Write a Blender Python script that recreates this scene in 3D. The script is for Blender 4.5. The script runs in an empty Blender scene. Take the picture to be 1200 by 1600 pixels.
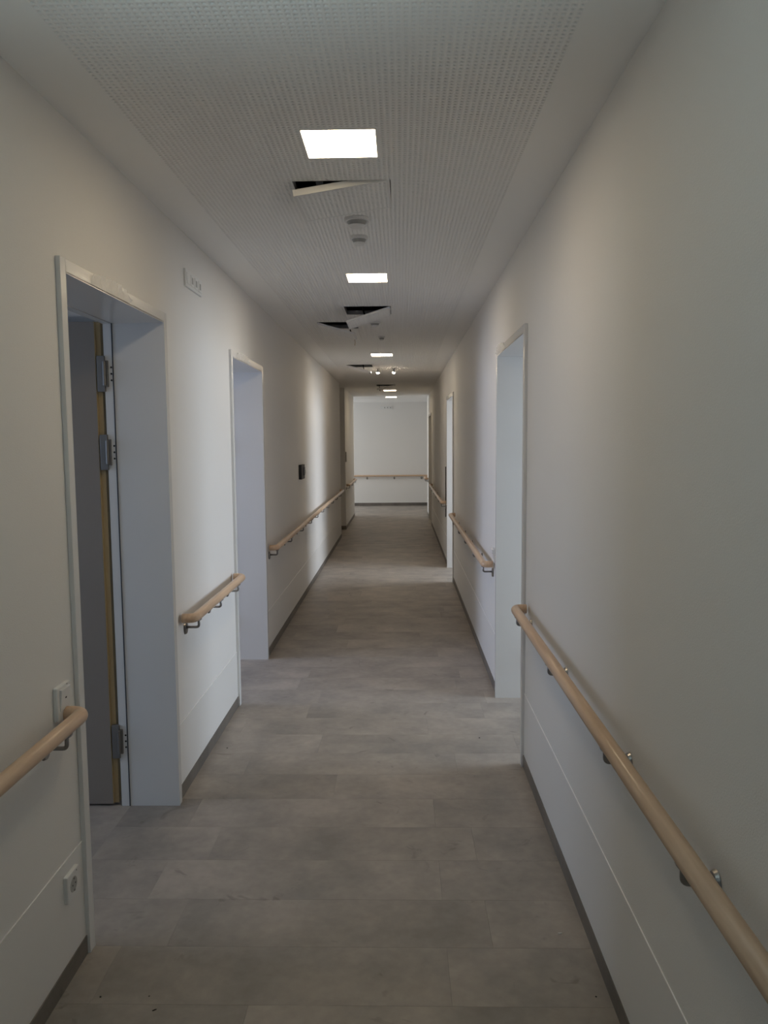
import bpy, bmesh, math, random
import numpy as np
from mathutils import Vector, Matrix

C = bpy.context.scene.collection
SC = bpy.context.scene
random.seed(7)

# ------------------------------------------------------------------ camera
H = 1.6
F_PX, PITCH, YAW, ROLL = 1209.69, 0.0904, -0.0214, 0.0082
cy, sy = math.cos(YAW), math.sin(YAW)
cp, sp = math.cos(PITCH), math.sin(PITCH)
cr, sr = math.cos(ROLL), math.sin(ROLL)
fwd = Vector((sy * cp, cy * cp, -sp))
right0 = Vector((cy, -sy, 0))
down0 = -right0.cross(fwd)
right = cr * right0 + sr * down0
down = -sr * right0 + cr * down0
up = -down
cam_data = bpy.data.cameras.new('camera')
cam = bpy.data.objects.new('camera', cam_data)
C.objects.link(cam)
m = Matrix.Identity(4)
for i in range(3):
    m[i][0], m[i][1], m[i][2] = right[i], up[i], -fwd[i]
m[2][3] = H
cam.matrix_world = m
cam_data.sensor_fit = 'VERTICAL'
cam_data.sensor_height = 24.0
cam_data.lens = F_PX / 1600 * 24.0
cam_data.clip_start = 0.02
SC.camera = cam

# ------------------------------------------------------------------ world, exposure
w = bpy.data.worlds.new('world')
SC.world = w
w.use_nodes = True
w.node_tree.nodes['Background'].inputs[0].default_value = (0.55, 0.72, 1.0, 1)
w.node_tree.nodes['Background'].inputs[1].default_value = 0.12
SC.view_settings.view_transform = 'Standard'
SC.view_settings.look = 'None'
SC.view_settings.gamma = 1.0
SC.view_settings.use_curve_mapping = False
SC.view_settings.exposure = 0.0
SC.cycles.max_bounces = 10
SC.cycles.diffuse_bounces = 7
SC.cycles.glossy_bounces = 4
SC.cycles.sample_clamp_indirect = 4.0
SC.cycles.caustics_reflective = False
SC.cycles.caustics_refractive = False

# daylight at the windows: (x, y, z, facing, width, height, watts, tilt down)
WINDOW_LIGHTS = [
    # side rooms on the left (face +x), on the right (face -x)
    ('L', -4.40, 2.25, 1.70, 1.5, 1.3, 29.0, (.55, .71, 1)),
    ('L', -4.40, 4.80, 1.70, 1.6, 1.3, 70.0, (.63, .74, 1)),
    ('L', -5.45, 18.2, 1.50, 1.4, 1.5, 105.0, (.86, .93, 1)),
    ('R', 4.00, 4.05, 1.70, 1.6, 1.3, 96.0, (.74, .86, 1)),
    ('R', 3.75, 8.95, 1.70, 2.4, 1.3, 120.0, (.82, .90, 1)),
]
def area(name, loc, rot, sx, sy_, watts, col, spread=180):
    l = bpy.data.lights.new(name, 'AREA')
    l.shape = 'RECTANGLE'; l.size = sx; l.size_y = sy_
    l.energy = watts; l.color = col; l.spread = math.radians(spread)
    o = bpy.data.objects.new(name, l); C.objects.link(o)
    o.location = loc; o.rotation_euler = rot
    return o
for s, x, y, z, ww, hh, W, DC in WINDOW_LIGHTS:
    ry = math.radians(90 + 12)
    rot = (0, -ry + math.radians(24), 0) if s == 'L' else (0, ry - math.radians(24), 0)
    # area light emits along local -Z
    area('window_daylight', (x, y, z), rot, hh, ww, W, DC, 150)
# added lamp behind the camera, a narrow upward beam to brighten the near ceiling
area('added_ceiling_glow', (-0.35, -1.15, 0.12), (math.radians(90 + 55), 0, 0), 1.0, 0.3, 7.8, (0.74, 0.95, 1.0), 38)

LAMP_STRENGTH = 26.0
LAMP_COL = (1.0, 0.80, 0.53)

# ------------------------------------------------------------------ materials
def new_mat(name):
    mt = bpy.data.materials.new(name); mt.use_nodes = True
    nt = mt.node_tree
    return mt, nt, nt.nodes['Principled BSDF']
def simple(name, col, rough=0.6, metal=0.0, bump=0.0, bscale=200.0, spec=None, var=0.0):
    mt, nt, b = new_mat(name)
    b.inputs['Base Color'].default_value = (*col, 1)
    b.inputs['Roughness'].default_value = rough
    b.inputs['Metallic'].default_value = metal
    if spec is not None: b.inputs['Specular IOR Level'].default_value = spec
    if bump or var:
        tc = nt.nodes.new('ShaderNodeTexCoord')
        n = nt.nodes.new('ShaderNodeTexNoise'); n.inputs['Scale'].default_value = bscale
        n.inputs['Detail'].default_value = 4
        nt.links.new(tc.outputs['Object'], n.inputs['Vector'])
        if bump:
            bp = nt.nodes.new('ShaderNodeBump'); bp.inputs['Strength'].default_value = bump
            bp.inputs['Distance'].default_value = 0.002
            nt.links.new(n.outputs[0], bp.inputs['Height'])
            nt.links.new(bp.outputs[0], b.inputs['Normal'])
        if var:
            n2 = nt.nodes.new('ShaderNodeTexNoise'); n2.inputs['Scale'].default_value = 1.7
            n2.inputs['Detail'].default_value = 5
            nt.links.new(tc.outputs['Object'], n2.inputs['Vector'])
            mr = nt.nodes.new('ShaderNodeMapRange')
            mr.inputs['To Min'].default_value = 1 - var; mr.inputs['To Max'].default_value = 1 + var
            nt.links.new(n2.outputs[0], mr.inputs['Value'])
            vm = nt.nodes.new('ShaderNodeVectorMath'); vm.operation = 'SCALE'
            vm.inputs[0].default_value = col
            nt.links.new(mr.outputs[0], vm.inputs['Scale'])
            nt.links.new(vm.outputs[0], b.inputs['Base Color'])
    return mt

M = {}
M['wall'] = simple('wall_paint', (0.77, 0.755, 0.73), 0.62, bump=0.25, bscale=260, var=0.015, spec=0.3)
M['ceiling'] = simple('ceiling_paint', (0.89, 0.885, 0.87), 0.8, bump=0.08, bscale=300, spec=0.2)
M['guard'] = simple('wall_guard_sheet', (0.76, 0.748, 0.725), 0.52, bump=0.05, bscale=400)
M['guard_edge'] = simple('wall_guard_edge', (0.9, 0.89, 0.87), 0.3, bump=0.02)
M['frame'] = simple('frame_lacquer', (0.72, 0.72, 0.715), 0.27, bump=0.02, bscale=500)
M['frame_dark'] = simple('rebate_gasket', (0.05, 0.055, 0.07), 0.6, bump=0.05)
M['leaf'] = simple('door_laminate', (0.27, 0.235, 0.205), 0.5, bump=0.1, bscale=120, var=0.06)
M['leaf_edge'] = simple('door_edge_oak', (0.46, 0.35, 0.19), 0.5, bump=0.1, var=0.12)
M['steel'] = simple('satin_steel', (0.30, 0.29, 0.28), 0.33, metal=1.0, bump=0.02)
M['hinge'] = simple('hinge_steel', (0.22, 0.21, 0.20), 0.45, metal=0.55, bump=0.02)
M['galv'] = simple('galvanised_steel', (0.45, 0.45, 0.46), 0.5, metal=0.7, bump=0.05)
M['plastic'] = simple('white_plastic', (0.74, 0.74, 0.73), 0.35, bump=0.02)
M['grey_plastic'] = simple('grey_plastic', (0.36, 0.36, 0.35), 0.45, bump=0.02)
M['insert'] = simple('socket_recess', (0.42, 0.41, 0.39), 0.5, bump=0.02)
M['black'] = simple('black_plastic', (0.018, 0.017, 0.016), 0.5, bump=0.05)
M['fleece'] = simple('acoustic_fleece', (0.13, 0.132, 0.13), 0.95, bump=0.2)
M['plenum'] = simple('raw_concrete', (0.75, 0.74, 0.74), 0.9, bump=0.3, bscale=60, var=0.2)
M['crumb_white'] = simple('plaster_crumb', (0.75, 0.73, 0.70), 0.9, bump=0.2)
M['crumb_dark'] = simple('dark_crumb', (0.03, 0.025, 0.02), 0.9, bump=0.2)
M['window'] = simple('window_pvc', (0.8, 0.8, 0.8), 0.35, bump=0.02)

def wood_mat():
    mt, nt, b = new_mat('beech_rail')
    tc = nt.nodes.new('ShaderNodeTexCoord')
    mp = nt.nodes.new('ShaderNodeMapping'); mp.inputs['Scale'].default_value = (22, 1.3, 22)
    nt.links.new(tc.outputs['Object'], mp.inputs['Vector'])
    n = nt.nodes.new('ShaderNodeTexNoise'); n.inputs['Scale'].default_value = 3.0; n.inputs['Detail'].default_value = 6
    nt.links.new(mp.outputs[0], n.inputs['Vector'])
    r = nt.nodes.new('ShaderNodeValToRGB')
    r.color_ramp.elements[0].position = 0.3; r.color_ramp.elements[0].color = (0.56, 0.385, 0.255, 1)
    r.color_ramp.elements[1].position = 0.7; r.color_ramp.elements[1].color = (0.70, 0.505, 0.35, 1)
    nt.links.new(n.outputs[0], r.inputs[0]); nt.links.new(r.outputs[0], b.inputs['Base Color'])
    b.inputs['Roughness'].default_value = 0.28
    return mt
M['wood'] = wood_mat()
M['endgrain'] = simple('beech_end_grain', (0.26, 0.15, 0.085), 0.7, bump=0.2)

def film_mat():
    mt, nt, b = new_mat('clear_film')
    b.inputs['Base Color'].default_value = (0.93, 0.92, 0.88, 1)
    b.inputs['Roughness'].default_value = 0.22
    b.inputs['Alpha'].default_value = 0.6
    b.inputs['Specular IOR Level'].default_value = 1.0
    b.inputs['IOR'].default_value = 1.7
    tc = nt.nodes.new('ShaderNodeTexCoord'); n = nt.nodes.new('ShaderNodeTexNoise')
    n.inputs['Scale'].default_value = 18
    nt.links.new(tc.outputs['Object'], n.inputs['Vector'])
    bp = nt.nodes.new('ShaderNodeBump'); bp.inputs['Strength'].default_value = 0.5; bp.inputs['Distance'].default_value = 0.01
    nt.links.new(n.outputs[0], bp.inputs['Height']); nt.links.new(bp.outputs[0], b.inputs['Normal'])
    return mt
M['film'] = film_mat()
def glass_mat():
    mt, nt, b = new_mat('window_glass')
    b.inputs['Base Color'].default_value = (1, 1, 1, 1); b.inputs['Roughness'].default_value = 0.0
    b.inputs['Alpha'].default_value = 0.08
    return mt
M['glass'] = glass_mat()
def emit_mat(name, col, st):
    mt, nt, b = new_mat(name)
    b.inputs['Base Color'].default_value = (0.9, 0.9, 0.9, 1)
    b.inputs['Emission Color'].default_value = (*col, 1)
    b.inputs['Emission Strength'].default_value = st
    return mt
M['lamp'] = emit_mat('led_diffuser', LAMP_COL, LAMP_STRENGTH)
M['bulb'] = emit_mat('spot_bulb', (1.0, 0.80, 0.58), 230.0)

def floor_mat(name, dark=1.0):
    mt, nt, b = new_mat(name)
    geo = nt.nodes.new('ShaderNodeNewGeometry')
    oi = nt.nodes.new('ShaderNodeObjectInfo')
    # each plank samples a different patch of the cement pattern
    comb = nt.nodes.new('ShaderNodeCombineXYZ')
    mu = nt.nodes.new('ShaderNodeMath'); mu.operation = 'MULTIPLY'; mu.inputs[1].default_value = 37.0
    nt.links.new(oi.outputs['Random'], mu.inputs[0]); nt.links.new(mu.outputs[0], comb.inputs[2])
    add = nt.nodes.new('ShaderNodeVectorMath'); add.operation = 'ADD'
    nt.links.new(geo.outputs['Position'], add.inputs[0]); nt.links.new(comb.outputs[0], add.inputs[1])
    n1 = nt.nodes.new('ShaderNodeTexNoise'); n1.inputs['Scale'].default_value = 3.2; n1.inputs['Detail'].default_value = 6; n1.inputs['Roughness'].default_value = 0.6
    n2 = nt.nodes.new('ShaderNodeTexNoise'); n2.inputs['Scale'].default_value = 28; n2.inputs['Detail'].default_value = 4
    n3 = nt.nodes.new('ShaderNodeTexNoise'); n3.inputs['Scale'].default_value = 5.0; n3.inputs['Detail'].default_value = 3; n3.inputs['Distortion'].default_value = 2.5
    nt.links.new(add.outputs[0], n1.inputs['Vector']); nt.links.new(add.outputs[0], n2.inputs['Vector']); nt.links.new(geo.outputs['Position'], n3.inputs['Vector'])
    r = nt.nodes.new('ShaderNodeValToRGB')
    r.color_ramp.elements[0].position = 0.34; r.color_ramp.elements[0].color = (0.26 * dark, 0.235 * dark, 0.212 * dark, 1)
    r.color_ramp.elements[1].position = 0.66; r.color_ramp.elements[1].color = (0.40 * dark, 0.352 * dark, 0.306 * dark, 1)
    nt.links.new(n1.outputs[0], r.inputs[0])
    # fine speckle, per plank tone, rare dark scuffs
    mr = nt.nodes.new('ShaderNodeMapRange'); mr.inputs['From Min'].default_value = 0.3; mr.inputs['From Max'].default_value = 0.7
    mr.inputs['To Min'].default_value = 0.94; mr.inputs['To Max'].default_value = 1.05
    nt.links.new(n2.outputs[0], mr.inputs['Value'])
    mo = nt.nodes.new('ShaderNodeMapRange'); mo.inputs['To Min'].default_value = 0.95; mo.inputs['To Max'].default_value = 1.06
    nt.links.new(oi.outputs['Random'], mo.inputs['Value'])
    ms = nt.nodes.new('ShaderNodeMapRange'); ms.inputs['From Min'].default_value = 0.24; ms.inputs['From Max'].default_value = 0.33
    ms.inputs['To Min'].default_value = 0.72; ms.inputs['To Max'].default_value = 1.0
    nt.links.new(n3.outputs[0], ms.inputs['Value'])
    a = nt.nodes.new('ShaderNodeMath'); a.operation = 'MULTIPLY'
    nt.links.new(mr.outputs[0], a.inputs[0]); nt.links.new(mo.outputs[0], a.inputs[1])
    a2 = nt.nodes.new('ShaderNodeMath'); a2.operation = 'MULTIPLY'
    nt.links.new(a.outputs[0], a2.inputs[0]); nt.links.new(ms.outputs[0], a2.inputs[1])
    vm = nt.nodes.new('ShaderNodeVectorMath'); vm.operation = 'SCALE'
    nt.links.new(r.outputs[0], vm.inputs[0]); nt.links.new(a2.outputs[0], vm.inputs['Scale'])
    nt.links.new(vm.outputs[0], b.inputs['Base Color'])
    b.inputs['Roughness'].default_value = 0.48
    b.inputs['Specular IOR Level'].default_value = 0.35
    bp = nt.nodes.new('ShaderNodeBump'); bp.inputs['Strength'].default_value = 0.12; bp.inputs['Distance'].default_value = 0.001
    nt.links.new(n2.outputs[0], bp.inputs['Height']); nt.links.new(bp.outputs[0], b.inputs['Normal'])
    return mt
M['vinyl'] = floor_mat('vinyl_plank')
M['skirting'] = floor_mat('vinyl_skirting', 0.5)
M['screed'] = simple('screed_joint', (0.08, 0.072, 0.064), 0.9, bump=0.1)

# ------------------------------------------------------------------ helpers
def empty(name, loc=(0, 0, 0), rotz=0.0):
    o = bpy.data.objects.new(name, None); o.empty_display_size = 0.05
    C.objects.link(o); o.location = loc; o.rotation_euler = (0, 0, rotz)
    return o
def thing(name, label, cat, loc=(0, 0, 0), rotz=0.0, group=None):
    o = empty(name, loc, rotz); o['label'] = label; o['category'] = cat
    if group: o['group'] = group
    return o
def tag(o, label, cat, group=None):
    o['label'] = label; o['category'] = cat
    if group: o['group'] = group
    return o
def obj(name, bm, mat, parent=None, smooth=False, bevel=0.0, bseg=2, loc=None, label=None):
    me = bpy.data.meshes.new(name)
    bmesh.ops.recalc_face_normals(bm, faces=bm.faces)
    bm.to_mesh(me); bm.free()
    mats = mat if isinstance(mat, (list, tuple)) else [mat]
    for x in mats: me.materials.append(M[x] if isinstance(x, str) else x)
    o = bpy.data.objects.new(name, me); C.objects.link(o)
    if parent: o.parent = parent
    if loc: o.location = loc
    if smooth:
        for p in me.polygons: p.use_smooth = True
    if bevel:
        md = o.modifiers.new('bevel', 'BEVEL'); md.width = bevel; md.segments = bseg; md.limit_method = 'ANGLE'
    if label: o['label'] = label
    return o
def box(bm, x0, x1, y0, y1, z0, z1, mi=0):
    vs = [bm.verts.new((x, y, z)) for z in (z0, z1) for y in (y0, y1) for x in (x0, x1)]
    for f in ((0, 1, 3, 2), (4, 5, 7, 6), (0, 1, 5, 4), (2, 3, 7, 6), (0, 2, 6, 4), (1, 3, 7, 5)):
        fc = bm.faces.new([vs[i] for i in f]); fc.material_index = mi
def boxes(*bs):
    bm = bmesh.new()
    for b in bs: box(bm, *b)
    return bm
def disc(bm, c, axis, r0, r1, h, n=24, ry=1.0, mi=0):
    """frustum along axis ('x','y','z'); ry squashes the second radial axis"""
    rings = []
    for k, (r, d) in enumerate(((r0, 0), (r1, h))):
        ring = []
        for i in range(n):
            a = 2 * math.pi * i / n
            u, v = r * math.cos(a), r * ry * math.sin(a)
            p = {'z': (u, v, d), 'x': (d, u, v), 'y': (u, d, v)}[axis]
            ring.append(bm.verts.new((c[0] + p[0], c[1] + p[1], c[2] + p[2])))
        rings.append(ring)
    for i in range(n):
        f = bm.faces.new((rings[0][i], rings[0][(i + 1) % n], rings[1][(i + 1) % n], rings[1][i])); f.material_index = mi
    f = bm.faces.new(rings[0]); f.material_index = mi
    f = bm.faces.new(rings[1]); f.material_index = mi
def tube(bm, pts, r, n=12, cap_mi=0, mi=0):
    pts = [Vector(p) for p in pts]
    rs = r if isinstance(r, (list, tuple)) else [r] * len(pts)
    t0 = (pts[1] - pts[0]).normalized()
    ref = Vector((0, 0, 1)) if abs(t0.z) < 0.9 else Vector((1, 0, 0))
    nrm = (ref - t0 * ref.dot(t0)).normalized()
    rings = []
    for k, p in enumerate(pts):
        if k == 0: t = t0
        elif k == len(pts) - 1: t = (pts[k] - pts[k - 1]).normalized()
        else: t = ((pts[k + 1] - p).normalized() + (p - pts[k - 1]).normalized()).normalized()
        nrm = (nrm - t * nrm.dot(t)).normalized()
        bn = t.cross(nrm)
        rings.append([bm.verts.new(p + nrm * rs[k] * math.cos(2 * math.pi * i / n) + bn * rs[k] * math.sin(2 * math.pi * i / n)) for i in range(n)])
    for a, b in zip(rings, rings[1:]):
        for i in range(n):
            f = bm.faces.new((a[i], a[(i + 1) % n], b[(i + 1) % n], b[i])); f.smooth = True; f.material_index = mi
    for c_ in (rings[0], rings[-1]):
        f = bm.faces.new(c_); f.material_index = cap_mi
def fillet(pts, rad, n=6):
    """round the inner corners of a polyline"""
    pts = [Vector(p) for p in pts]; out = [pts[0]]
    for a, b, c in zip(pts, pts[1:], pts[2:]):
        u = (a - b).normalized(); v = (c - b).normalized()
        ang = u.angle(v); d = rad / math.tan(ang / 2)
        p0, p1 = b + u * d, b + v * d
        for i in range(n + 1):
            t = i / n
            out.append(p0 * (1 - t) ** 2 + b * 2 * t * (1 - t) + p1 * t * t)
    out.append(pts[-1])
    return out
def structure(o):
    o['kind'] = 'structure'; return o

# ------------------------------------------------------------------ dimensions (metres)
XL, XR, ZC = -1.001, 0.601, 2.577
PL, PR = -0.8195, 0.4266              # the perforated field of the ceiling
TH = 0.245                            # wall thickness
ZT = 2.98                             # underside of the slab above the hung ceiling
DZ = 2.106                            # door opening height
LD = [(2.325, 3.285), (4.620, 5.600)]                     # left door openings
RD = [(3.735, 4.730), (8.735, 9.750), (14.84, 16.02)]     # right door openings
Y0, YL1, YL2, YL3, YR1, YEND = -0.6, 12.98, 14.12, 16.80, 17.20, 19.40
PITCH_H, HOLE_R = (PR - PL) / 69, 0.0042

def wall_mesh(x0, x1, y0, y1, doors, top=ZT, mi=0):
    bm = bmesh.new(); y = y0
    for a, b in doors:
        box(bm, x0, x1, y, a, -0.05, top)
        box(bm, x0, x1, a, b, DZ + 0.004, top)
        y = b
    box(bm, x0, x1, y, y1, -0.05, top)
    return bm
structure(obj('wall_left', wall_mesh(XL - TH, XL, Y0, YL1, LD), 'wall'))
structure(obj('wall_left_far', boxes((XL - TH, XL, YL2, YL3, -0.05, ZT)), 'wall'))
structure(obj('wall_right', wall_mesh(XR, XR + TH, Y0, YR1, RD), 'wall'))
structure(obj('wall_end', boxes((-5.2, 1.9, YEND, YEND + 0.2, -0.05, ZT)), 'wall'))
# niche on the left between the two wall lengths, cross passage at the far end
structure(obj('wall_niche', boxes((XL - 1.7, XL - 1.5, YL1 - .2, YL2 + .2, -0.05, ZT), (XL - 1.5, XL - TH, YL1 - 0.2, YL1, -0.05, ZT),
                                  (XL - 1.5, XL - TH, YL2, YL2 + 0.2, -0.05, ZT)), 'wall'))
structure(obj('wall_passage', boxes((-5.0, XL - TH, YL3 - 0.2, YL3, -0.05, ZT), (XR + TH, 1.75, YR1 - 0.2, YR1, -0.05, ZT),
                                    (1.7, 1.9, YR1 - 0.2, YEND, -0.05, ZT)), 'wall'))

# a wall with a window opening; window = frame, sashes and panes
def window_wall(n, x, y0, y1, wy0, wy1, wz0, wz1, side):
    t = 0.3
    a, b = (x - t, x) if side == 'L' else (x, x + t)
    structure(obj('wall_window_%d' % n, boxes((a, b, y0, wy0, -.05, ZT), (a, b, wy1, y1, -.05, ZT), (a, b, wy0, wy1, -.05, wz0), (a, b, wy0, wy1, wz1, ZT)), 'wall'))
    c = (a + b) / 2
    win = empty('window_%d' % n, (c, (wy0 + wy1) / 2, wz0)); win['kind'] = 'structure'
    hw, hh = (wy1 - wy0) / 2, wz1 - wz0
    f = 0.06
    obj('window_frame', boxes((-.03, .03, -hw, -hw + f, 0, hh), (-.03, .03, hw - f, hw, 0, hh), (-.03, .03, -hw + f, hw - f, 0, f), (-.03, .03, -hw + f, hw - f, hh - f, hh), (-.03, .03, -.04, .04, f, hh - f)), 'window', win)
    for s in (-1, 1):
        obj('pane', boxes((-.004, .004, min(s * .04, s * (hw - f)), max(s * .04, s * (hw - f)), f, hh - f)), 'glass', win)

def side_room(n, side, y0, y1, depth, wy0, wy1):
    if side == 'L':
        xi, xo = XL - TH, XL - depth
        a, b = xo, xi
    else:
        xi, xo = XR + TH, XR + depth
        a, b = xi, xo
    structure(obj('wall_room_%d' % n, boxes((a, b, y0 - .12, y0, -.05, ZT), (a, b, y1, y1 + .12, -.05, ZT)), 'wall'))
    window_wall(n, xo, y0 - .12, y1 + .12, wy0, wy1, 0.85, 2.3, side)
side_room(1, 'L', 0.6, 3.75, 3.0, 1.4, 3.1)
side_room(2, 'L', 3.90, 7.0, 3.0, 4.1, 5.7)
side_room(3, 'R', 1.9, 5.3, 3.0, 3.2, 4.9)
side_room(4, 'R', 6.6, 10.4, 3.0, 7.9, 10.0)
structure(obj('wall_room_5', boxes((XR + TH, 3.2, 14.0, 14.12, -.05, ZT), (XR + TH, 3.2, 16.6, 16.72, -.05, ZT), (3.2, 3.35, 14, 16.72, -.05, ZT)), 'wall'))
window_wall(5, -5.0, YL3, YEND, 17.4, 19.0, 0.5, 2.3, 'L')
# corridor behind the camera: closed by a glazed end
structure(obj('wall_behind', boxes((XL, -0.8, Y0 - .2, Y0, -.05, ZT), (0.4, XR, Y0 - .2, Y0, -.05, ZT), (-0.8, 0.4, Y0 - .2, Y0, -.05, .1), (-.8, .4, Y0 - .2, Y0, 2.45, ZT)), 'wall'))
w6 = structure(obj('window_6', boxes((-.8, -.75, Y0 - .12, Y0 - .06, .1, 2.45), (.35, .4, Y0 - .12, Y0 - .06, .1, 2.45), (-.75, .35, Y0 - .12, Y0 - .06, .1, .15), (-.75, .35, Y0 - .12, Y0 - .06, 2.4, 2.45)), 'window'))
obj('pane', boxes((-.75, .35, Y0 - .095, Y0 - .087, .15, 2.4)), 'glass', w6)
# slab above everything
structure(obj('ceiling_slab', boxes((-5.3, 4.2, Y0 - .2, YEND + .2, ZT, ZT + .2)), 'plenum'))
# room ceilings (side rooms and passage)
structure(obj('ceiling_rooms', boxes((-2.5, XL - TH, .6, 3.75, 2.135, 2.62), (-5.0, XL - TH, .6, 7.0, 2.62, 2.64), (XR + TH, 3.6, 1.9, 10.4, 2.62, 2.64), (XR + TH, 3.2, 14.12, 16.6, 2.62, 2.64),
                                     (XL - 1.5, XL - TH, YL1, YL2, ZC, ZC + .02), (XL - TH, XL, YL1, YL2, ZC, ZC + .02)), 'ceiling'))

# ------------------------------------------------------------------ floor: screed slab and vinyl planks
floor = structure(obj('floor', boxes((-5.3, 4.2, Y0 - .2, YEND + .2, -0.2, -0.004)), 'screed'))
structure(obj('floor_rooms', boxes((-5.0, XL - .205, .6, 7.0, -.004, -.001), (XR + .205, 3.6, 1.9, 10.4, -.004, -.001),
                                   (XR + .205, 3.2, 14.1, 16.6, -.004, -.001), (XL - 1.5, XL - .205, YL1, YL2, -.004, -.001),
                                   (-5.0, XL - .205, YL3, YEND, -.004, -.001), (XR + .205, 1.7, YR1, YEND, -.004, -.001)), 'vinyl'))
ROW, LEN, GAP = 0.2565, 1.04, 0.0004
JOINTS = {0: 0.138, 1: 0.283, 2: 0.138, 3: 0.283}
plank_cache = {}
def plank_mesh(L, W):
    k = (round(L, 3), round(W, 3))
    if k not in plank_cache:
        bm = bmesh.new(); e = 0.0006
        lo = [(-L / 2, -W / 2), (L / 2, -W / 2), (L / 2, W / 2), (-L / 2, W / 2)]
        def ring(ins, z): return [bm.verts.new((math.copysign(abs(x) - ins, x), math.copysign(abs(y) - ins, y), z)) for x, y in lo]
        a, b, c = ring(0, -.004), ring(0, -e * .6), ring(e, 0)
        for p, q in ((a, b), (b, c)):
            for i in range(4): bm.faces.new((p[i], p[(i + 1) % 4], q[(i + 1) % 4], q[i]))
        bm.faces.new(c); bm.faces.new(a)
        bmesh.ops.recalc_face_normals(bm, faces=bm.faces)
        me = bpy.data.meshes.new('plank'); bm.to_mesh(me); bm.free(); me.materials.append(M['vinyl'])
        plank_cache[k] = me
    return plank_cache[k]
XA, XB = XL - 0.205, XR + 0.205
k0 = int(math.floor((0.1 - 2.07) / ROW)) - 1
k = k0
while True:
    ya = 2.068 + k * ROW
    if ya > YEND: break
    yb = min(ya + ROW, YEND)
    off = (0.138, 0.285)[k % 2] + (0 if -1 < k < 5 else ((k * 0.377) % 1.0) * 0.5)
    x = off - 3 * LEN
    while x < XB:
        a, b = max(x, XA), min(x + LEN, XB)
        if b - a > 0.04:
            if ya > 11 and b - a < 0.25: pass
            o = bpy.data.objects.new('plank', plank_mesh(b - a - GAP, yb - ya - GAP)); C.objects.link(o)
            o.location = ((a + b) / 2, (ya + yb) / 2, 0); o.parent = floor
        x += LEN
    k += 1
structure(obj('floor_behind', boxes((XL, XR, Y0, 2.068 + k0 * ROW, -.004, 0)), 'vinyl'))

# skirting of the same vinyl, wall guard sheets above it
CW = 0.036                            # face width of the steel door frames
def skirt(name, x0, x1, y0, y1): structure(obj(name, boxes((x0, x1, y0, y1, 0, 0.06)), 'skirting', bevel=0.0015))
segsL = [(Y0, LD[0][0] - CW), (LD[0][1] + CW, LD[1][0] - CW), (LD[1][1] + CW, YL1)]
segsR = [(Y0, RD[0][0] - CW), (RD[0][1] + CW, RD[1][0] - CW), (RD[1][1] + CW, RD[2][0] - CW), (RD[2][1] + CW, YR1)]
bm = bmesh.new()
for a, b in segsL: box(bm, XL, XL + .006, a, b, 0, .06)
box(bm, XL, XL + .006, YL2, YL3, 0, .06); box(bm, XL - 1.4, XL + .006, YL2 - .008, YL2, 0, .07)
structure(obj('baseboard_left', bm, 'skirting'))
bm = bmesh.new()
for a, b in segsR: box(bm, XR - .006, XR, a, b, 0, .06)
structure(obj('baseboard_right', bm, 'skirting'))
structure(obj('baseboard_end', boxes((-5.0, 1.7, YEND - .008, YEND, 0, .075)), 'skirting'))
n = 1
for side, segs in (('L', segsL + [(YL2, YL3)]), ('R', segsR)):
    for a, b in segs:
        zt = 0.368 if side == 'R' or a < 0 else 0.335
        x0, x1 = (XL, XL + .0022) if side == 'L' else (XR - .0022, XR)
        g = structure(obj('trim_%d' % n, boxes((x0, x1, a, b, .06, zt)), 'guard'))
        x0, x1 = (XL, XL + .0028) if side == 'L' else (XR - .0028, XR)
        obj('guard_edge', boxes((x0, x1, a, b, zt, zt + .0022)), 'guard_edge', g)
        n += 1

# ------------------------------------------------------------------ ceiling
def snap(v, o): return o + round((v - o) / PITCH_H) * PITCH_H
YC0, YC1 = -0.2, 12.9
LAMPS = [(-0.19, 2.642), (-0.19, 4.733), (-0.20, 8.86), (-0.19, 14.93), (-0.19, 17.15)]
HATCHES = [  # x0, x1, y0, y1, hinge side, dropped edge angle
    (-0.410, -0.030, 3.000, 3.345, 'R', 8.5),
    (-0.407, -0.060, 5.700, 6.060, 'R', 17.5),
    (-0.677, -0.352, 6.420, 6.785, 'L', 16.0),
    (-0.674, -0.355, 9.940, 10.27, 'L', 15.0),
    (-0.401, -0.075, 13.42, 13.76, 'R', 12.0)]
HATCHES = [(snap(a, PL), snap(b, PL), snap(c, YC0), snap(d, YC0), s, an) for a, b, c, d, s, an in HATCHES]
LS = 0.1205
LH = LS
def outer(x, y):
    f0 = lambda v, o: o + math.floor((v - o) / PITCH_H - .15) * PITCH_H
    f1 = lambda v, o: o + math.ceil((v - o) / PITCH_H + .15) * PITCH_H
    return f0(x - LH, PL), f1(x + LH, PL), f0(y - LH, YC0), f1(y + LH, YC0)
LCUT = [outer(x, y) for x, y in LAMPS]
def cut(x, y):
    for a, b, c, d, *_ in HATCHES:
        if a - 1e-4 < x < b + 1e-4 and c - 1e-4 < y < d + 1e-4: return True
    for a, b, c, d in LCUT:
        if a < x < b and c < y < d: return True
    return False
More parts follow.
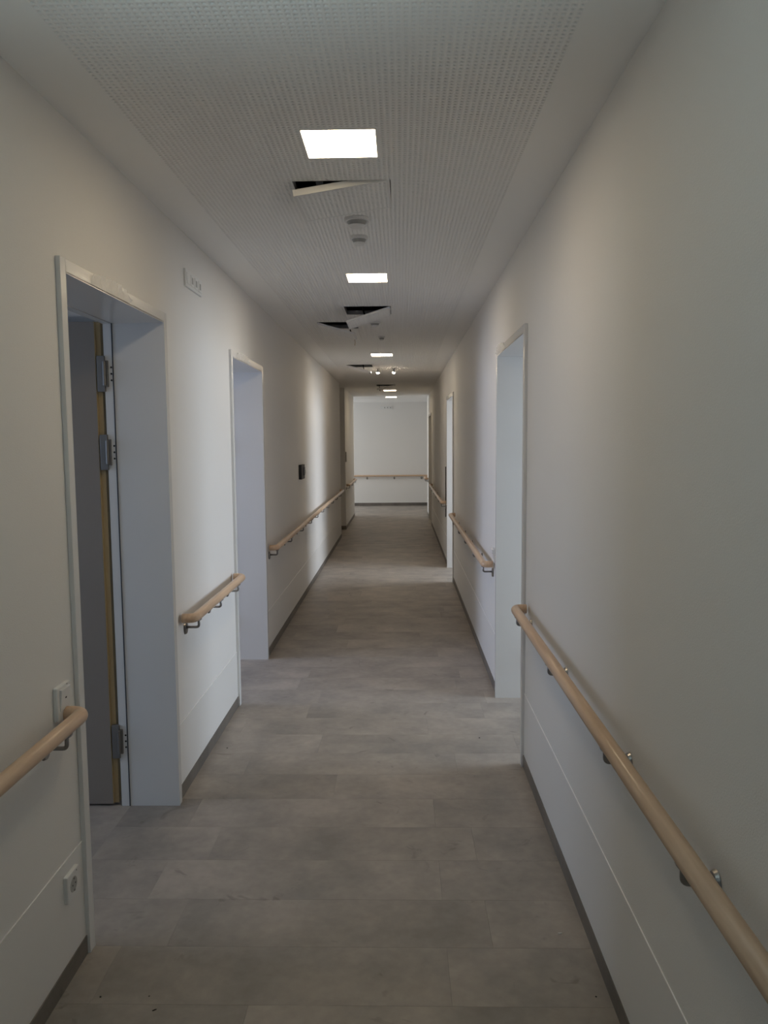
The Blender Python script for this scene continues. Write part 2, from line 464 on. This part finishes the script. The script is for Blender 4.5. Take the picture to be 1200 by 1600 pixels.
def perforated(name, x0, y0, nx, ny, z, th, parent, test=None, mats=('ceiling',), loc=None, frame=None):
    """a board with real round holes: nx by ny cells of PITCH_H; underside at z"""
    p = PITCH_H; r = HOLE_R; K = 8
    cells = [(i, j) for j in range(ny) for i in range(nx) if not (test and test(x0 + (i + .5) * p, y0 + (j + .5) * p))]
    cells = np.array(cells, dtype=np.float64)
    base = np.stack([x0 + cells[:, 0] * p, y0 + cells[:, 1] * p], 1)
    corners = np.array([[0, 0], [p, 0], [p, p], [0, p]])
    ang = np.radians(np.arange(K) * 45 + 22.5 + 180)      # starts in the lower left, near corner 0
    octo = np.stack([p / 2 + r * np.cos(ang), p / 2 + r * np.sin(ang)], 1)
    loc2 = np.concatenate([corners, octo, octo], 0)
    zz = np.concatenate([np.full(12, z), np.full(8, z + th)])
    V = np.zeros((len(cells), 20, 3)); V[:, :, :2] = base[:, None] + loc2[None]; V[:, :, 2] = zz
    # octo index k at angle 202.5+45k: k=0 and 7 face corner 0 / left; sides: bottom between 0..1
    o = 4
    faces4 = [(0, 1, o + 2, o + 1), (1, 2, o + 4, o + 3), (2, 3, o + 6, o + 5), (3, 0, o + 0, o + 7)]
    faces3 = [(0, o + 1, o + 0), (1, o + 3, o + 2), (2, o + 5, o + 4), (3, o + 7, o + 6)]
    walls = [(4 + k, 4 + (k + 1) % 8, 12 + (k + 1) % 8, 12 + k) for k in range(8)]
    polys = faces4 + faces3 + walls
    sizes = np.array([len(f) for f in polys]); flat = np.concatenate([np.array(f) for f in polys])
    nC = len(cells)
    loops = (flat[None] + (np.arange(nC) * 20)[:, None]).ravel().astype(np.int32)
    tot = np.tile(sizes, nC).astype(np.int32)
    start = np.concatenate([[0], np.cumsum(tot)[:-1]]).astype(np.int32)
    me = bpy.data.meshes.new(name)
    me.vertices.add(nC * 20); me.vertices.foreach_set('co', V.astype(np.float32).ravel())
    me.loops.add(len(loops)); me.loops.foreach_set('vertex_index', loops)
    me.polygons.add(len(tot)); me.polygons.foreach_set('loop_start', start)
    me.update(calc_edges=True); me.validate()
    for mm in mats: me.materials.append(M[mm])
    ob = bpy.data.objects.new(name, me); C.objects.link(ob); ob.parent = parent
    if loc: ob.location = loc
    return ob
ceiling = structure(obj('ceiling', boxes((XL, PL, Y0, YC1, ZC, ZC + .012), (PR, XR, Y0, YC1, ZC, ZC + .012), (PL, PR, Y0, YC0, ZC, ZC + .012)), 'ceiling'))
NY = int(round((YC1 - YC0) / PITCH_H)); rows_per = NY // 7 + 1
j = 0
while j < NY:
    nn = min(rows_per, NY - j)
    perforated('perforated_board', PL, YC0 + j * PITCH_H, 69, nn, ZC, 0.006, ceiling, cut)
    j += nn
YC1 = YC0 + NY * PITCH_H
# far ceiling, cut around lamps and hatches (grid of strips)
def rect_minus(x0, x1, y0, y1, holes):
    xs = sorted({x0, x1, *[h for hh in holes for h in hh[:2]]}); ys = sorted({y0, y1, *[h for hh in holes for h in hh[2:4]]})
    xs = sorted({round(x, 5) for x in xs if x0 <= x <= x1}); ys = sorted({round(y, 5) for y in ys if y0 <= y <= y1})
    out = []
    for a, b in zip(xs, xs[1:]):
        for c, d in zip(ys, ys[1:]):
            mx, my = (a + b) / 2, (c + d) / 2
            if not any(h[0] < mx < h[1] and h[2] < my < h[3] for h in holes): out.append((a, b, c, d))
    return out
ALLH = [h[:4] for h in HATCHES] + LCUT
bm = bmesh.new()
for a, b, c, d in rect_minus(XL, XR, YC1, YEND, ALLH): box(bm, a, b, c, d, ZC, ZC + .012)
box(bm, -5.0, XL, YL3, YEND, ZC, ZC + .012); box(bm, XR, 1.7, YR1, YEND, ZC, ZC + .012)
structure(obj('ceiling_far', bm, 'ceiling'))
# plain rim of the board round each lamp cut-out
bm = bmesh.new()
for (a, b, c, d), (lx, ly) in zip(LCUT, LAMPS):
    e = LH
    box(bm, a, b, c, ly - e, ZC, ZC + .012); box(bm, a, b, ly + e, d, ZC, ZC + .012)
    box(bm, a, lx - e, ly - e, ly + e, ZC, ZC + .012); box(bm, lx + e, b, ly - e, ly + e, ZC, ZC + .012)
lr = obj('lamp_cutout_rim', bm, 'ceiling', ceiling); lr['kind'] = 'stuff'
# fleece glued on the back of the board
bm = bmesh.new()
for a, b, c, d in rect_minus(PL + .0005, PR - .0005, YC0, YC1 - .0005, ALLH): box(bm, a, b, c, d, ZC + .0062, ZC + .014)
obj('backing_fleece', bm, 'fleece', ceiling)

# ------------------------------------------------------------------ ceiling lamps
lamp_labels = ['square glowing ceiling lamp panel nearest the camera, before the slightly open hatch',
               'second square ceiling lamp panel, between the smoke detectors and the wide open hatches',
               'third square ceiling lamp panel, just before the single hatch with two small spots',
               'fourth ceiling lamp panel, right behind the farthest hatch',
               'farthest ceiling lamp panel, in the cross passage before the end wall']
def make_lamp(lab):
    t = thing('ceiling_lamp', lab, 'lamp', (0, 0, ZC), group='square lamp panels along the corridor ceiling')
    fw = 0.0035; h = LH
    obj('lamp_frame', boxes((-h - .0015, h + .0015, -h - .0015, -h + fw, -.0015, .03), (-h - .0015, h + .0015, h - fw, h + .0015, -.0015, .03),
                            (-h - .0015, -h + fw, -h + fw, h - fw, -.0015, .03), (h - fw, h + .0015, -h + fw, h - fw, -.0015, .03)), 'plastic', t)
    obj('diffuser', boxes((-h + fw, h - fw, -h + fw, h - fw, -.002, .004)), 'lamp', t)
    obj('housing', boxes((-h + fw, h - fw, -h + fw, h - fw, .006, .05)), 'galv', t)
    return t
def copy_tree(o, parent=None):
    c = o.copy(); C.objects.link(c)
    if parent is not None: c.parent = parent
    for ch in list(o.children): copy_tree(ch, c)
    return c
lamp0 = make_lamp(lamp_labels[0])
for i, (x, y) in enumerate(LAMPS):
    o = lamp0 if i == 0 else copy_tree(lamp0)
    o.location = (x, y, ZC); o['label'] = lamp_labels[i]

# ------------------------------------------------------------------ access hatches
hatch_labels = ['perforated ceiling hatch left slightly ajar beside the nearest lamp, hanging lowest on its left',
                'ceiling hatch with wide open cover hinged on its right, behind the second lamp',
                'ceiling hatch hinged on its left with a dark strap, touching the open cover beside it',
                'lone dark open ceiling hatch with a strap behind the third lamp, left of two spots',
                'farthest open ceiling hatch, a thin dark slot just before the fourth lamp']
def make_hatch(i, x0, x1, y0, y1, side, ang):
    cx, cyy = (x0 + x1) / 2, (y0 + y1) / 2
    t = thing('access_hatch', hatch_labels[i], 'hatch', (cx, cyy, ZC), group='open access hatches in the corridor ceiling')
    hx, hy = (x1 - x0) / 2, (y1 - y0) / 2
    f = 0.004
    obj('hatch_frame', boxes((-hx, hx, -hy, -hy + f, 0, .03), (-hx, hx, hy - f, hy, 0, .03), (-hx, -hx + f, -hy + f, hy - f, 0, .03), (hx - f, hx, -hy + f, hy - f, 0, .03)), 'galv' if i else 'ceiling', t)
    # the cover hangs from its hinge edge
    s = 1 if side == 'R' else -1
    cov = empty('cover_pivot', (s * (hx - .006), 0, 0 if i == 0 else -.014)); cov.parent = t; cov.name = 'cover'
    cov.rotation_euler = (0, -s * math.radians(ang), 0)
    if i == 0: cov.rotation_euler = (math.radians(-0.6), -s * math.radians(ang), math.radians(-0.9))
    L = 2 * hx - .012; Wd = 2 * hy - .012; xa, xb = (-L, 0) if s > 0 else (0, L)
    nx, ny = int((L - .01) / PITCH_H), int((Wd - .01) / PITCH_H)
    th = 0.024 if i == 0 else 0.014
    ox = xa + (L - nx * PITCH_H) / 2; oy = -ny * PITCH_H / 2
    if y0 < 9:
        perforated('cover_board', ox, oy, nx, ny, 0, .006, cov)
    else:
        obj('cover_board', boxes((ox, ox + nx * PITCH_H, oy, oy + ny * PITCH_H, 0, .006)), 'ceiling', cov)
    obj('cover_backing', boxes((ox, ox + nx * PITCH_H, oy, oy + ny * PITCH_H, .0062, th - .002)), 'fleece', cov)
    ex, ey = ox + nx * PITCH_H, oy + ny * PITCH_H
    obj('cover_rim', boxes((xa, xb, -Wd / 2, oy, 0, th), (xa, xb, ey, Wd / 2, 0, th), (xa, ox, oy, ey, 0, th), (ex, xb, oy, ey, 0, th)), 'plastic', cov)
    # hanger strap and carrier profile seen in the void
    if i == 0:
        obj('carrier_profile', boxes((-hx + .075, -hx + .105, -hy - .05, hy + .05, .05, .11)), 'galv', t)
    elif i == 1:
        obj('carrier_profile', boxes((-hx + .07, -hx + .09, -hy - .05, hy + .05, .12, .16)), 'galv', t)
    if i > 0:
        bm = bmesh.new()
        if side == 'L':
            tube(bm, fillet([(.09 * (1 if i == 2 else .5), -hy + .03, .02), (.10 * (1 if i == 2 else .5), .06, -.045), (.13, .09, -.09)], .03), .006, 6)
        else:
            xs = -hx + (.13 if i == 1 else .04)
            tube(bm, fillet([(xs, -hy + .04, .06), (xs + .01, 0, -.02), (xs + .02, .1, -.09 if i == 4 else -.02)], .03), .006, 6)
        obj('strap', bm, 'black', t)
    return t
for i, h in enumerate(HATCHES): make_hatch(i, *h)

# ------------------------------------------------------------------ smoke detectors and spots
def detector(label, x, y, r, two=True):
    t = thing('smoke_detector', label, 'detector', (x, y, ZC))
    bm = bmesh.new(); disc(bm, (0, 0, -.014), 'z', r * .96, r, .014, 28); obj('detector_base', bm, 'plastic', t, smooth=False, bevel=.002)
    bm = bmesh.new(); disc(bm, (0, 0, -.030), 'z', r * .60, r * .78, .016, 28); obj('sensor_ring', bm, 'grey_plastic', t)
    bm = bmesh.new(); disc(bm, (0, 0, -.040), 'z', r * .45, r * .7, .010, 28); obj('sensor_cap', bm, 'plastic', t)
    return t
detector('round white smoke detector, the larger and nearer of two behind the first hatch', -.184, 3.50, .056)
detector('flat small round detector on ceiling just behind the larger smoke detector', -.190, 3.80, .044)
detector('small round detector on ceiling, right of the left hinged open hatch', -.199, 6.44, .046)
detector('tiny round detector on ceiling between the wide open hatches and third lamp', -.165, 7.32, .032)
bm = bmesh.new(); tube(bm, [(0, 0, 0), (.003, 0, -.03), (-.002, .002, -.06)], .0025, 6)
tag(obj('loose_wire', bm, 'leaf_edge', None, loc=(-.425, 7.5, ZC)), 'short loose pale wire hanging from ceiling behind the open hatches', 'wire')
for lab, x in (('left one of two small glowing spots on ceiling behind third lamp', -.292), ('right one of two small glowing spots on ceiling behind third lamp', -.080)):
    t = thing('spot_light', lab, 'lamp', (x, 10.50, ZC), group='pair of small ceiling spots')
    bm = bmesh.new(); disc(bm, (0, 0, -.026), 'z', .012, .012, .020, 16); disc(bm, (0, 0, -.006), 'z', .024, .026, .006, 20)
    for za, zb, ra, rb in ((-.026, -.053, .012, .0225),):
        n_ = 20
        rr = [[bm.verts.new((q * math.cos(2 * math.pi * i / n_), q * math.sin(2 * math.pi * i / n_), zz)) for i in range(n_)] for q, zz in ((ra, za), (rb, zb), (rb + .002, zb), (ra + .003, za))]
        for p_, q_ in zip(rr, rr[1:] + rr[:1]):
            for i in range(n_): bm.faces.new((p_[i], p_[(i + 1) % n_], q_[(i + 1) % n_], q_[i]))
    obj('socket', bm, 'grey_plastic', t)
    bm = bmesh.new(); bmesh.ops.create_uvsphere(bm, u_segments=16, v_segments=10, radius=.019, matrix=Matrix.Translation((0, 0, -.051))); obj('bulb', bm, 'bulb', t, smooth=True)

# ------------------------------------------------------------------ doors
def door(n, side, y0, y1, leaf='open', film=True, hinges=False):
    """steel frame round a wall opening. Built for the left wall (room towards -x) and turned round for the right."""
    D = empty('door_%d' % n, (XL if side == 'L' else XR, (y0 + y1) / 2, 0)); D['kind'] = 'structure'
    s = 1 if side == 'L' else -1          # +1: corridor is towards +x
    h = (y1 - y0) / 2
    def X(a, b): return (min(s * a, s * b), max(s * a, s * b))
    P = .015
    # face of the casing
    f = bmesh.new()
    box(f, *X(0, P), -h - CW, -h, 0, DZ + .042)
    box(f, *X(0, P), h, h + CW, 0, DZ + .042)
    box(f, *X(0, P), -h, h, DZ, DZ + .042)
    obj('casing', f, 'frame', D, bevel=.0015)
    # lining of the reveal
    t = .002
    f = bmesh.new()
    box(f, *X(-.205, P), -h - .0, -h + t, 0, DZ)
    box(f, *X(-.205, P), h - t, h, 0, DZ)
    box(f, *X(-.205, P), -h, h, DZ - t, DZ + .004)
    obj('frame_lining', f, 'frame', D)
    # rebate strip behind a dark gasket
    f = bmesh.new()
    box(f, *X(-.209, -.205), h - .006, h + .02, 0, DZ); box(f, *X(-.209, -.205), -h - .02, -h + .006, 0, DZ)
    obj('gasket', f, 'frame_dark', D)
    f = bmesh.new()
    box(f, *X(-.243, -.209), h - .004, h + .02, 0, DZ + .012); box(f, *X(-.243, -.209), -h - .02, -h + .0015, 0, DZ + .012)
    box(f, *X(-.243, -.209), -h, h, DZ - .004, DZ + .012)
    rb = obj('rebate', f, 'frame', D)
    # leaf
    zs = (1.895, 1.565, 0.296)
    if leaf == 'open':
        L = empty('door_leaf', (0, 0, 0)); L.parent = D
        LW = 2 * h - .03
        yl = h - .008
        obj('leaf_face', boxes((*X(-.285 - LW, -.280), yl - .001, yl + .041, .012, DZ + .006)), 'leaf', L)
        obj('leaf_edge', boxes((*X(-.280, -.258), yl + .012, yl + .040, .012, DZ + .006), (*X(-.280, -.278), yl, yl + .012, .012, DZ + .006)), 'leaf_edge', L)
        for z in zs:
            hg = bmesh.new()
            box(hg, *X(-.272, -.240), yl - .006, yl + .011, z - .075, z + .075)
            box(hg, *X(-.240, -.226), yl - .004, yl + .004, z - .055, z + .055)
            disc(hg, (s * -.240, yl - .009, z - .05), 'z', .007, .007, .1, 12)
            hinge = obj('hinge', hg, 'hinge', D, bevel=.001)
            pin = bmesh.new()
            for dz in (-.027, 0, .027): disc(pin, (s * -.2145, h - .0052, z + dz), 'y', .0042, .0042, .001, 10)
            obj('fixing_hole', pin, 'black', hinge)
        # lever handle at the free edge
        hb = bmesh.new()
        disc(hb, (s * (-.285 - LW + .06), yl - .009, 1.05), 'y', .026, .026, .008, 20)
        tube(hb, fillet([(s * (-.285 - LW + .06), yl - .004, 1.05), (s * (-.285 - LW + .06), yl - .055, 1.05), (s * (-.285 - LW + .18), yl - .055, 1.05)], .015), .009, 10)
        obj('lever_handle', hb, 'steel', L)
    elif leaf == 'closed':
        L = empty('door_leaf', (0, 0, 0)); L.parent = D
        obj('leaf_face', boxes((*X(-.25, -.21), -h - .008, h + .008, .01, DZ + .01)), 'leaf', L)
    if film:
        # torn, wrinkled protective film left on the head of the frame
        f = bmesh.new(); N = 26
        ya, yb = (-h * .62, h * .12) if n == 1 else (-h * .8, -h * .05)
        if side == 'R': ya, yb = h * .25, h * .98
        rows_ = []
        for i in range(N + 1):
            u = i / N; y = ya + (yb - ya) * u
            top = DZ + .036 + .014 * math.sin(u * 3.1) - .02 * (u > .93)
            r_ = []
            for k in range(4):
                v = k / 3
                r_.append(f.verts.new((s * (P + .0015 + .013 * abs(math.sin(u * 22 + .6 * k)) * (.3 + .7 * v)), y, DZ + .004 + (top - DZ - .004) * v)))
            rows_.append(r_)
        for a, b in zip(rows_, rows_[1:]):
            for k in range(3): f.faces.new((a[k], a[k + 1], b[k + 1], b[k])).smooth = True
        obj('protective_film', f, 'film', D, label='wrinkled shiny remnant of clear protective film')
    return D
door(1, 'L', *LD[0])
door(2, 'L', *LD[1])
door(3, 'R', *RD[0])
door(4, 'R', *RD[1])
door(5, 'R', *RD[2], leaf='closed', film=False)

# ------------------------------------------------------------------ handrails
RZ, RO, RR = 0.812, 0.066, 0.0215
def handrail(label, side, y0, y1, plates, near_end=True, far_end=True, z=RZ):
    """timber rail parallel to a side wall; the ends turn back to the wall"""
    s = 1 if side == 'L' else -1
    xw = XL if side == 'L' else XR
    t = thing('handrail', label, 'handrail', (xw, y0, z))
    L = y1 - y0
    pts = []
    if near_end: pts += [(s * .012, 0, 0), (s * RO, 0, 0)]
    else: pts += [(s * RO, 0, 0)]
    if far_end: pts += [(s * RO, L, 0), (s * .012, L, 0)]
    else: pts += [(s * RO, L, 0)]
    path = fillet(pts, .034, 7)
    bm = bmesh.new(); tube(bm, path, RR, 20, cap_mi=1)
    obj('rail', bm, ['wood', 'endgrain'], t)
    for i, py in enumerate(plates):
        y = py - y0
        b = bmesh.new()
        tube(b, fillet([(s * RO, y, -.018), (s * RO, y, -.058), (s * .004, y, -.058)], .013, 5), .006, 10)
        disc(b, (s * RO, y, -.0235), 'z', .013, .013, .005, 16, ry=2.3)      # saddle under the rail
        br = obj('bracket', b, 'steel', t, smooth=False)
        p = bmesh.new()
        disc(p, (0, y, -.062), 'x', .024, .0205, s * .010, 28, ry=1.3)
        obj('wall_plate', p, 'steel', br, bevel=.0015)
    return t
handrail('beech handrail beside the white rocker switch, running out of the lower left edge', 'L', -.3, 2.195, [-.2, .35, .75, 1.42, 2.075], near_end=False)
handrail('short beech handrail between the two left doorways', 'L', 3.425, 4.505, [3.50, 3.94, 4.37])
handrail('long beech handrail on left wall under the black wall box, beyond the second left doorway', 'L', 5.77, 12.62, [5.80, 6.58, 7.38, 8.08, 8.72, 9.39, 10.07, 10.76, 11.45, 12.15])
handrail('farthest handrail on left wall, past the dark niche', 'L', 14.2, 16.35, [14.3, 15.25, 16.2])
handrail('long beech handrail on right wall running out of the lower right corner', 'R', -.3, 3.60, [-.2, .35, .85, 1.423, 1.986, 2.762, 3.518], near_end=False)
handrail('beech handrail on right wall between the nearest and the second right doorway', 'R', 4.93, 8.30, [4.99, 5.66, 6.41, 7.11, 7.88])
handrail('handrail on right wall beyond the second right doorway, starting at the black strip', 'R', 10.02, 14.10, [10.1, 10.9, 11.7, 12.5, 13.3, 14.0])
handrail('stub of handrail at the far end of right wall behind the third doorway', 'R', 16.45, 17.1, [16.6, 17.0])
# rail across the end wall
t = thing('handrail', 'handrail running straight across the end wall of the corridor', 'handrail', (0, YEND, 0.755))
bm = bmesh.new(); tube(bm, fillet([(-4.6, -.012, 0), (-4.6, -RO, 0), (.85, -RO, 0), (.85, -.012, 0)], .034), RR, 16, cap_mi=1)
obj('rail', bm, ['wood', 'endgrain'], t)
for x in (-4.4, -3.7, -3.0, -2.3, -1.55, -.83, -.15, .53):
    b = bmesh.new(); tube(b, fillet([(x, -RO, -.018), (x, -RO, -.058), (x, -.004, -.058)], .013, 5), .007, 8)
    br = obj('bracket', b, 'steel', t)
    p = bmesh.new(); disc(p, (x, -.010, -.062), 'y', .0205, .024, .010, 18, ry=1.3); obj('wall_plate', p, 'steel', br)

# ------------------------------------------------------------------ switches, sockets, boxes on the walls
def wall_plate_thing(name, label, cat, side, y, z, hy, hz, depth, kind, xw=None, group=None):
    s = 1 if side == 'L' else -1
    t = thing(name, label, cat, ((XL if side == 'L' else XR), y, z), group=group)
    def X(a, b): return (min(s * a, s * b), max(s * a, s * b))
    obj('cover_frame', boxes((*X(0, depth), -hy, hy, -hz, hz)), 'plastic', t, bevel=.003)
    if kind == 'switch':
        # rocker, its lower half pushed in
        bm = bmesh.new(); a, b_ = .030, .031
        z0, z1 = -hz * .45 - .0, hz * .82
        v = [bm.verts.new(p) for p in ((s * depth, -a, z0), (s * depth, a, z0), (s * depth, a, z1), (s * depth, -a, z1),
                                       (s * (depth + .002), -a, z0), (s * (depth + .002), a, z0), (s * (depth + .008), a, z1), (s * (depth + .008), -a, z1))]
        for q in ((0, 1, 2, 3), (4, 5, 6, 7), (0, 1, 5, 4), (2, 3, 7, 6), (0, 3, 7, 4), (1, 2, 6, 5)): bm.faces.new([v[i] for i in q])
        obj('rocker', bm, 'plastic', t, bevel=.001)
        bm = boxes((*X(depth + .0045, depth + .0062), -.004, .004, .010, .014)); obj('indicator', bm, 'black', t)
        bm = boxes((*X(depth - .001, depth + .0006), hy * .45, hy * .55, hz * .88, hz * .93)); obj('mark', bm, 'black', t)
    elif kind == 'socket':
        bm = bmesh.new(); disc(bm, (s * (depth - .0005), 0, 0), 'x', .0235, .0225, s * .0016, 28); obj('socket_well', bm, 'insert', t)
        bm = bmesh.new(); disc(bm, (s * (depth + .001), 0, 0), 'x', .0195, .0195, s * .0004, 28); obj('well_bottom', bm, 'grey_plastic', t)
        bm = bmesh.new()
        for dy in (-.0095, .0095): disc(bm, (s * (depth + .0013), dy, 0), 'x', .0026, .0026, s * .0008, 10)
        obj('contact_hole', bm, 'black', t)
        for z0 in (.016, -.020): obj('earth_clip', boxes((*X(depth + .001, depth + .004), -.003, .003, z0, z0 + .004)), 'steel', t)
        bm = boxes((*X(depth - .001, depth + .0006), hy * .5, hy * .6, hz * .75, hz * .81)); obj('mark', bm, 'black', t)
    return t
wall_plate_thing('light_switch', 'white rocker light switch above the end of the left handrail', 'switch', 'L', 2.187, .852, .043, .050, .014, 'switch')
wall_plate_thing('power_socket', 'white power socket low on the left wall beside the nearest doorway', 'socket', 'L', 2.192, .287, .041, .041, .014, 'socket')
wall_plate_thing('light_switch', 'white switch plate above the near end of second right handrail', 'switch', 'R', 4.905, .875, .041, .045, .012, 'switch')
def socket_strip(label, loc, rotz):
    t = thing('socket_strip', label, 'socket', loc, rotz)
    # local: wall plane x=0, protrudes +x, long along y
    obj('cover_frame', boxes((0, .010, -.148, .148, -.040, .040)), 'grey_plastic' if False else 'plastic', t, bevel=.002)
    for i, y in enumerate((-.106, -.035, .036, .107)):
        obj('insert', boxes((.0095, .0125, y - .026, y + .026, -.026, .026)), 'plastic', t, bevel=.001)
        if i: obj('jack', boxes((.0115, .0130, y - .013, y + .011, -.014, .016)), 'grey_plastic', t)
socket_strip('white wide data socket strip high on the left wall between the two left doorways', (XL, 3.81, 2.372), 0)
socket_strip('pale data socket strip high on the end wall', (-.34, YEND, 2.445), -math.pi / 2)
t = thing('control_box', 'black open wall box on left wall above the long handrail', 'wall box', (XL, 7.74, 1.308))
obj('box_body', boxes((0, .030, -.125, .125, -.072, .072)), 'black', t, bevel=.002)
obj('box_insert', boxes((.029, .036, -.01, .105, -.035, .045)), 'frame_dark', t)
obj('terminal', boxes((.0355, .044, .03, .085, -.02, .018)), 'grey_plastic', t)
tag(obj('black_strip', boxes((-.012, 0, -.010, .010, -.33, .33)), 'black', loc=(XR, 10.15, .94), bevel=.001), 'narrow upright black strip on right wall beyond the second right doorway', 'strip')
tag(obj('wall_button', boxes((0, .02, -.04, .04, -.09, .09)), 'insert', loc=(XL, 14.2, 1.33), bevel=.002), 'small brownish switch on far left wall past the niche', 'switch')

# ------------------------------------------------------------------ crumbs on the floor
def crumb(label, x, y, sx, sy_, sz, mat, rot):
    bm = bmesh.new(); bmesh.ops.create_icosphere(bm, subdivisions=1, radius=1)
    for v in bm.verts: v.co = Vector((v.co.x * sx * random.uniform(.7, 1.2), v.co.y * sy_ * random.uniform(.7, 1.2), max(v.co.z, -.6) * sz))
    zmin = min(v.co.z for v in bm.verts)
    for v in bm.verts: v.co.z -= zmin
    o = tag(obj('crumb', bm, mat, loc=(x, y, 0)), label, 'crumb'); o.rotation_euler.z = rot
crumb('white plaster crumb on floor near the right skirting', .510, 2.398, .0085, .003, .0025, 'crumb_white', .2)
crumb('round dark crumb on floor at the lower left, in front of the nearest doorway', -.88, 2.095, .004, .003, .002, 'crumb_dark', 0)
crumb('longish dark crumb on floor at the bottom left', -.707, 2.044, .008, .002, .002, 'crumb_dark', .6)
crumb('small dark crumb between the two dark crumbs at the bottom left', -.74, 2.10, .003, .002, .001, 'crumb_dark', .3)
crumb('tiny dark crumb on floor at the foot of the lower right skirting', .555, 2.11, .003, .003, .002, 'crumb_dark', 0)
crumb('dark crumb on floor in front of the second left doorway casing', -.92, 3.93, .006, .004, .002, 'crumb_dark', 0)
crumb('dark crumb on pale floor plank near the first right doorway', .42, 4.07, .005, .004, .002, 'crumb_dark', 0)
